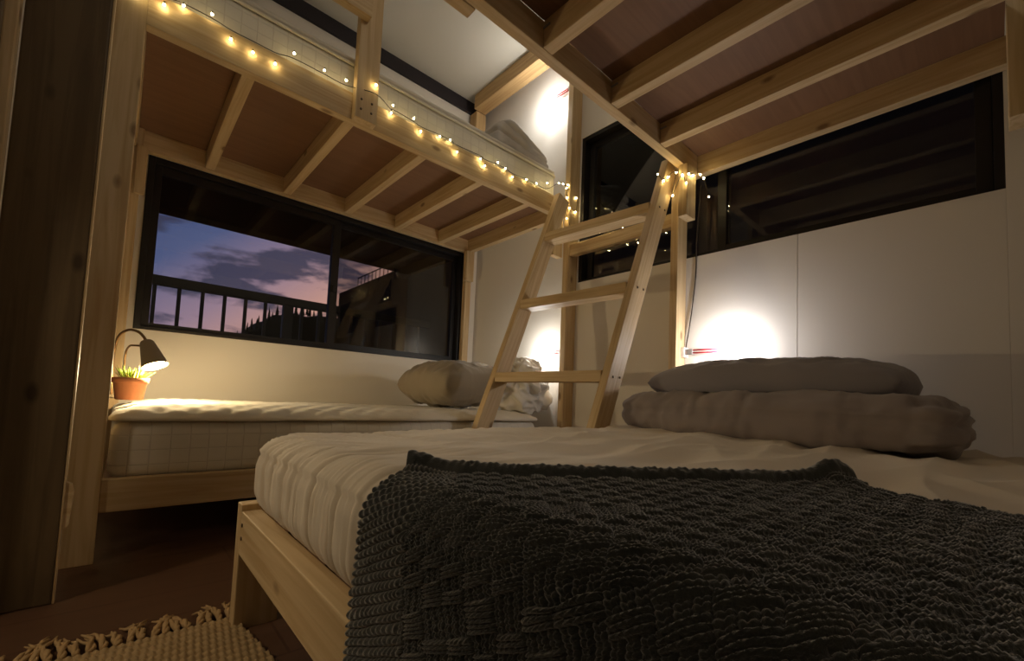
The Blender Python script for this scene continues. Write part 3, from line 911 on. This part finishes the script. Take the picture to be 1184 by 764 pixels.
dl = empty('desk_lamp', (.0, 2.26, PT), 'small lamp with two bent bronze tubes and a grey cone shade, behind the potted plant', 'lamp')
lathe('base', [(.001, 0), (.055, 0), (.057, .004), (.054, .010), (.012, .014), (.001, .014)], (-.005, 2.27, PT + .007), SHADEM, dl)
SH = Vector((.0633, 2.14, .1622)); ax = Vector((.30, -.32, -.90)).normalized()
tube('tube', smooth_path([(-.022, 2.27, PT + .018), (-.026, 2.27, .06), (-.025, 2.268, .13), (-.015, 2.235, .183), (.011, 2.20, .206), (.038, 2.165, .198), (.054, 2.15, .180), tuple(SH)]), .0048, BRASS, dl, 10)
tube('tube', smooth_path([(.012, 2.275, PT + .018), (.008, 2.272, .05), (.008, 2.265, .12), (.017, 2.21, .145), (.033, 2.16, .146), tuple(SH + ax * .02)]), .0036, BRASS, dl, 10)
lathe('lamp_shade', [(.006, -.004), (.017, -.003), (.022, .004), (.0405, .098), (.0420, .099), (.0410, .101), (.0385, .098), (.020, .008), (.004, .006)], SH, SHADEM, dl, axis=ax, seg=32, close=False)
lathe('bulb', [(.010, .012), (.012, .03), (.022, .058), (.0300, .080), (.028, .098), (.017, .109), (.001, .112)], SH, BULBD, dl, axis=ax, seg=20)

# ------------------------------------------------------------------ string lights
st = empty('string_lights', (.9, 1.70, 1.2), 'warm fairy lights strung along the top bunk rail to the ladder and loft post', 'string lights')
bulbs_a = [(-.045, 1.175), (.017, 1.172), (.063, 1.2), (.137, 1.219), (.193, 1.168), (.258, 1.16), (.328, 1.159), (.386, 1.232), (.494, 1.227), (.577, 1.233), (.683, 1.25), (.771, 1.193), (.777, 1.23), (.877, 1.221), (.914, 1.178), (1.012, 1.199), (1.069, 1.207), (1.11, 1.166), (1.25, 1.19), (1.278, 1.166), (1.361, 1.217), (1.414, 1.206), (1.466, 1.180), (1.566, 1.204), (1.645, 1.212), (1.73, 1.245)]
wire = []
bl = []
for x, z in bulbs_a:
    y = 1.699
    if .59 < x < .72: y = 1.661
    wz = 1.207 if abs(z - 1.207) < .018 else (1.200 if z < 1.2 else 1.213)
    wire.append((x, y - .001, wz)); bl.append(Vector((x, y - .002, z)))
extra = [(1.80, 1.672, 1.262), (1.836, 1.672, 1.270), (1.872, 1.676, 1.262), (1.903, 1.693, 1.297), (1.903, 1.70, 1.222), (1.962, 1.676, 1.233), (1.958, 1.676, 1.145), (1.905, 1.676, 1.151), (1.885, 1.692, 1.166), (1.897, 1.69, 1.09)]
for p in extra: bl.append(Vector(p)); wire.append((p[0] + .004, p[1], p[2] + .006))
mid = [(1.918, 1.60, .955), (1.918, 1.47, .962), (1.918, 1.40, .958), (1.918, 1.22, .968)]
for p in mid: bl.append(Vector(p)); wire.append((p[0], p[1] + .01, p[2] - .008))
right = [(1.89, 1.046, 1.03), (1.845, 1.052, 1.062), (1.80, 1.044, 1.085), (1.756, .990, 1.017), (1.796, .990, 1.049), (1.812, .959, 1.066), (1.812, .975, .963), (1.812, .930, 1.044), (1.812, .911, 1.00), (1.814, .901, 1.039), (1.86, .903, 1.05), (1.912, .895, 1.072), (1.915, .880, 1.05), (1.925, .86, .96)]
for p in right: bl.append(Vector(p)); wire.append((p[0] + .003, p[1] + .004, p[2] + .006))
tube('wire', smooth_path(wire, 5), .0016, CORD, st, 5)
bmb = bmesh.new(); bmesh.ops.create_icosphere(bmb, subdivisions=1, radius=.0042)
bme = bpy.data.meshes.new('bulb'); bmb.to_mesh(bme); bmb.free(); shade(bme, True); bme.materials.append(BULBF)
bms = bmesh.new(); add_tube(bms, [(0, 0, 0), (0, 0, .007)], .0022, 6)
sme = bpy.data.meshes.new('bulb_socket'); bms.to_mesh(sme); bms.free(); sme.materials.append(CORD)
for p in bl:
    o = bpy.data.objects.new('bulb', bme); o.location = p - st.location; link(o, st)
    s = bpy.data.objects.new('bulb_socket', sme); s.location = (0, 0, .003); link(s, o)

# ------------------------------------------------------------------ foreground boards at the left edge
pt = empty('partition', (-.3, 1.47, FLOOR), 'dark upright wooden plank partition standing on the floor at the left edge', 'partition')
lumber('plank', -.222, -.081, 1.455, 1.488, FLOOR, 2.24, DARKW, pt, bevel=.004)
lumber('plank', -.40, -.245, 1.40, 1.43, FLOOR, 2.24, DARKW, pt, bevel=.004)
lumber('batten', -.246, -.224, 1.425, 1.458, FLOOR, 2.24, PINE, pt, bevel=.003)
bm = bmesh.new()
pz = [(-.0765, -.235), (-.0765, -.345), (-.066, -.335), (-.062, -.262), (-.067, -.240)]
fa_ = [bm.verts.new((x, 1.460, z)) for x, z in pz]; fb_ = [bm.verts.new((x, 1.478, z)) for x, z in pz]
bm.faces.new(fa_); bm.faces.new(fb_[::-1])
for k in range(5): bm.faces.new((fa_[k], fb_[k], fb_[(k + 1) % 5], fa_[(k + 1) % 5]))
mesh_obj('wood_splinter', bm, PINE, pt)
lumber('edge_strip', -.0808, -.0765, 1.457, 1.486, FLOOR, 2.24, PINE, pt, bevel=.001)

# ------------------------------------------------------------------ rug
rg = empty('rug', (-.1, .7, FLOOR), 'woven jute rug with a knotted fringe on the floor beside the bed leg', 'rug')
ru = np.array([.95, -.02]); ru = ru / np.linalg.norm(ru); rv = np.array([.12, -.95]); rv /= np.linalg.norm(rv)
CR = np.array([.225, 1.135])
nu, nv = 300, 420
P = np.zeros((nv, nu, 3))
uu = np.linspace(0, .62, nu); vv = np.linspace(0, .95, nv)
U, V = np.meshgrid(uu, vv)
V2 = V + .003 * np.sin(U * 26) + .002 * vnoise(U * 40, V * 40, 3)
rows_ = V2 / .021; k = np.floor(rows_); f = rows_ - k
hgt = np.sqrt(np.clip(np.sin(np.pi * f), 0, 1)) * (.62 + .38 * np.sin(U * 260 + k * 1.9) ** 2)
P[..., 0] = CR[0] - U * ru[0] + V * rv[0]; P[..., 1] = CR[1] - U * ru[1] + V * rv[1]
P[..., 2] = FLOOR + .004 + .010 * hgt + .002 * vnoise(U * 12, V * 12, 7)
P[0, :, 2] = FLOOR + .0005; P[-1, :, 2] = FLOOR + .0005; P[:, 0, 2] = FLOOR + .0005; P[:, -1, 2] = FLOOR + .0005
grid_mesh('rug_body', P, RUGM, rg)
rf = random.Random(11)
for k in range(34):
    u0 = .008 + k * .0185
    b = Vector((CR[0] - u0 * ru[0], CR[1] - u0 * ru[1], FLOOR + .007))
    L = rf.uniform(.065, .11); sway = rf.uniform(-.035, .03)
    bm = bmesh.new()
    for s in range(3):
        o1 = rf.uniform(-.006, .006); pts = []
        for i in range(7):
            t = i / 6
            pts.append((b.x + sway * t * t + o1 * t * 2 + .003 * math.sin(t * 9 + s * 2), b.y + L * t, max(FLOOR + .004, b.z + .006 * math.sin(t * 3.1) + .003 * math.cos(t * 9 + s * 2))))
        add_tube(bm, pts, [.0038, .0042, .0050, .0034, .0032, .0028, .0016], 6)
    mesh_obj('tassel', bm, FRINGEM, rg, smooth=True)

# ------------------------------------------------------------------ lift everything so the floor sits at z = 0
# camera
cam_d = bpy.data.cameras.new('camera'); cam = bpy.data.objects.new('camera', cam_d); C.objects.link(cam)
yaw, pitch, roll = .7307, .0612, .0421
fw = Vector((math.cos(pitch) * math.sin(yaw), math.cos(pitch) * math.cos(yaw), math.sin(pitch)))
rt_ = Vector((math.cos(yaw), -math.sin(yaw), 0)); up = rt_.cross(fw)
c_, s_ = math.cos(roll), math.sin(roll)
rr, uu_ = c_ * rt_ + s_ * up, -s_ * rt_ + c_ * up
cam.rotation_euler = Matrix((rr, uu_, -fw)).transposed().to_euler()
cam.location = (0, 0, 0)
cam_d.sensor_width = 36; cam_d.sensor_fit = 'HORIZONTAL'
cam_d.lens = 503.9 / 1184 * 36
cam_d.shift_y = 49.8 / 1184
cam_d.clip_start = .02; cam_d.clip_end = 500
bpy.context.scene.camera = cam

# lights
def point(name, loc, power, col, r=.02):
    l = bpy.data.lights.new(name, 'POINT'); l.energy = power; l.color = col; l.shadow_soft_size = r
    o = bpy.data.objects.new(name, l); o.location = loc; C.objects.link(o); return o
def spot(name, loc, d, power, col, ang, blend=.4, r=.02):
    l = bpy.data.lights.new(name, 'SPOT'); l.energy = power; l.color = col; l.spot_size = math.radians(ang); l.spot_blend = blend; l.shadow_soft_size = r
    o = bpy.data.objects.new(name, l); o.location = loc; o.rotation_euler = Vector(d).to_track_quat('-Z', 'Y').to_euler(); C.objects.link(o); return o
WARM = (1, .76, .42); NEUT = (1, .97, .92)
point('reading_glow', (X_R - .085, .775, .262), 4.2, (1, .96, .97))
point('reading_glow', (X_R - .10, 1.90, .30), 3.2, NEUT)
spot('reading_beam', (X_R - .05, 1.93, 1.965), (-.30, -.45, -1), 4.5, NEUT, 110)
point('loft_fill', (.75, .45, 1.95), 5, (1, .95, .86), .08)  # unseen fill light added above the loft to brighten ceiling and top bunk
point('reading_glow', (X_R - .13, 1.95, 1.95), 3.2, NEUT)
point('desk_lamp_glow', tuple(SH + ax * .122), 12.5, WARM, .02)
spot('foot_fill_spot', (-.95, 1.05, .75), (1.15, .02, -.95), 21, (1, .80, .54), 66, .9, .05)  # added warm fill on the bed foot, for an unknown source at left
point('room_fill', (-1.0, .9, 1.75), 1.4, (1, .86, .68), .1)  # dim fill added for general room brightness, no fixture behind it

# world: dusk sky, pink towards the sunset beyond the left wall, dark elsewhere
w = bpy.data.worlds.new('dusk'); bpy.context.scene.world = w; w.use_nodes = True; nt = w.node_tree
for n in list(nt.nodes): nt.nodes.remove(n)
out = N(nt, 'ShaderNodeOutputWorld'); bg = N(nt, 'ShaderNodeBackground'); nt.links.new(bg.outputs[0], out.inputs[0])
tc = N(nt, 'ShaderNodeTexCoord'); sp = N(nt, 'ShaderNodeSeparateXYZ'); nt.links.new(tc.outputs['Generated'], sp.inputs[0])
def M2(op, a, b=None):
    n = N(nt, 'ShaderNodeMath', operation=op)
    for i, v in enumerate((a, b)):
        if v is None: continue
        if isinstance(v, (int, float)): n.inputs[i].default_value = v
        else: nt.links.new(v, n.inputs[i])
    return n.outputs[0]
# g rises from blue (high, left) to pink (low, right)
g = M2('ADD', M2('MULTIPLY', sp.outputs['X'], 1.5), M2('MULTIPLY', sp.outputs['Z'], -1.9))
g = M2('ADD', g, .67)
cr = N(nt, 'ShaderNodeValToRGB'); e = cr.color_ramp.elements
e[0].position = 0; e[0].color = rgb(44, 62, 104); e[1].position = .86; e[1].color = rgb(208, 152, 128)
x = e.new(.3); x.color = rgb(78, 86, 122); x = e.new(.56); x.color = rgb(146, 120, 136)
nt.links.new(g, cr.inputs['Fac'])
# clouds
mp = N(nt, 'ShaderNodeMapping'); mp.inputs['Scale'].default_value = (6.5, 6.5, 19); mp.inputs['Location'].default_value = (2.1, 0.4, 1.3)
nt.links.new(tc.outputs['Generated'], mp.inputs['Vector'])
cn = N(nt, 'ShaderNodeTexNoise'); cn.inputs['Scale'].default_value = 1.0; cn.inputs['Detail'].default_value = 6; cn.inputs['Roughness'].default_value = .55
nt.links.new(mp.outputs[0], cn.inputs['Vector'])
cc = N(nt, 'ShaderNodeValToRGB'); cc.color_ramp.elements[0].position = .49; cc.color_ramp.elements[0].color = (0, 0, 0, 1); cc.color_ramp.elements[1].position = .58; cc.color_ramp.elements[1].color = (1, 1, 1, 1)
nt.links.new(cn.outputs['Fac'], cc.inputs['Fac'])
mx = N(nt, 'ShaderNodeMix', data_type='RGBA'); mx.inputs[7].default_value = rgb(54, 54, 74)
nt.links.new(M2('MULTIPLY', cc.outputs['Color'], .9), mx.inputs[0]); nt.links.new(cr.outputs[0], mx.inputs[6])
# fade to night away from the sunset
fd = N(nt, 'ShaderNodeMapRange'); fd.inputs['From Min'].default_value = .35; fd.inputs['From Max'].default_value = .85; fd.inputs['To Min'].default_value = .02; fd.inputs['To Max'].default_value = 1.2
nt.links.new(sp.outputs['Y'], fd.inputs['Value'])
nt.links.new(mx.outputs[2], bg.inputs['Color']); nt.links.new(fd.outputs[0], bg.inputs['Strength'])

for o in bpy.context.scene.objects:
    if o.parent is None: o.location.z += LIFT

sc = bpy.context.scene
sc.view_settings.view_transform = 'Standard'; sc.view_settings.look = 'None'
sc.view_settings.exposure = 0; sc.view_settings.gamma = 1; sc.view_settings.use_curve_mapping = False
sc.cycles.max_bounces = 8; sc.cycles.diffuse_bounces = 5; sc.cycles.transparent_max_bounces = 12
sc.cycles.use_denoising = True
sc.cycles.sample_clamp_indirect = 4
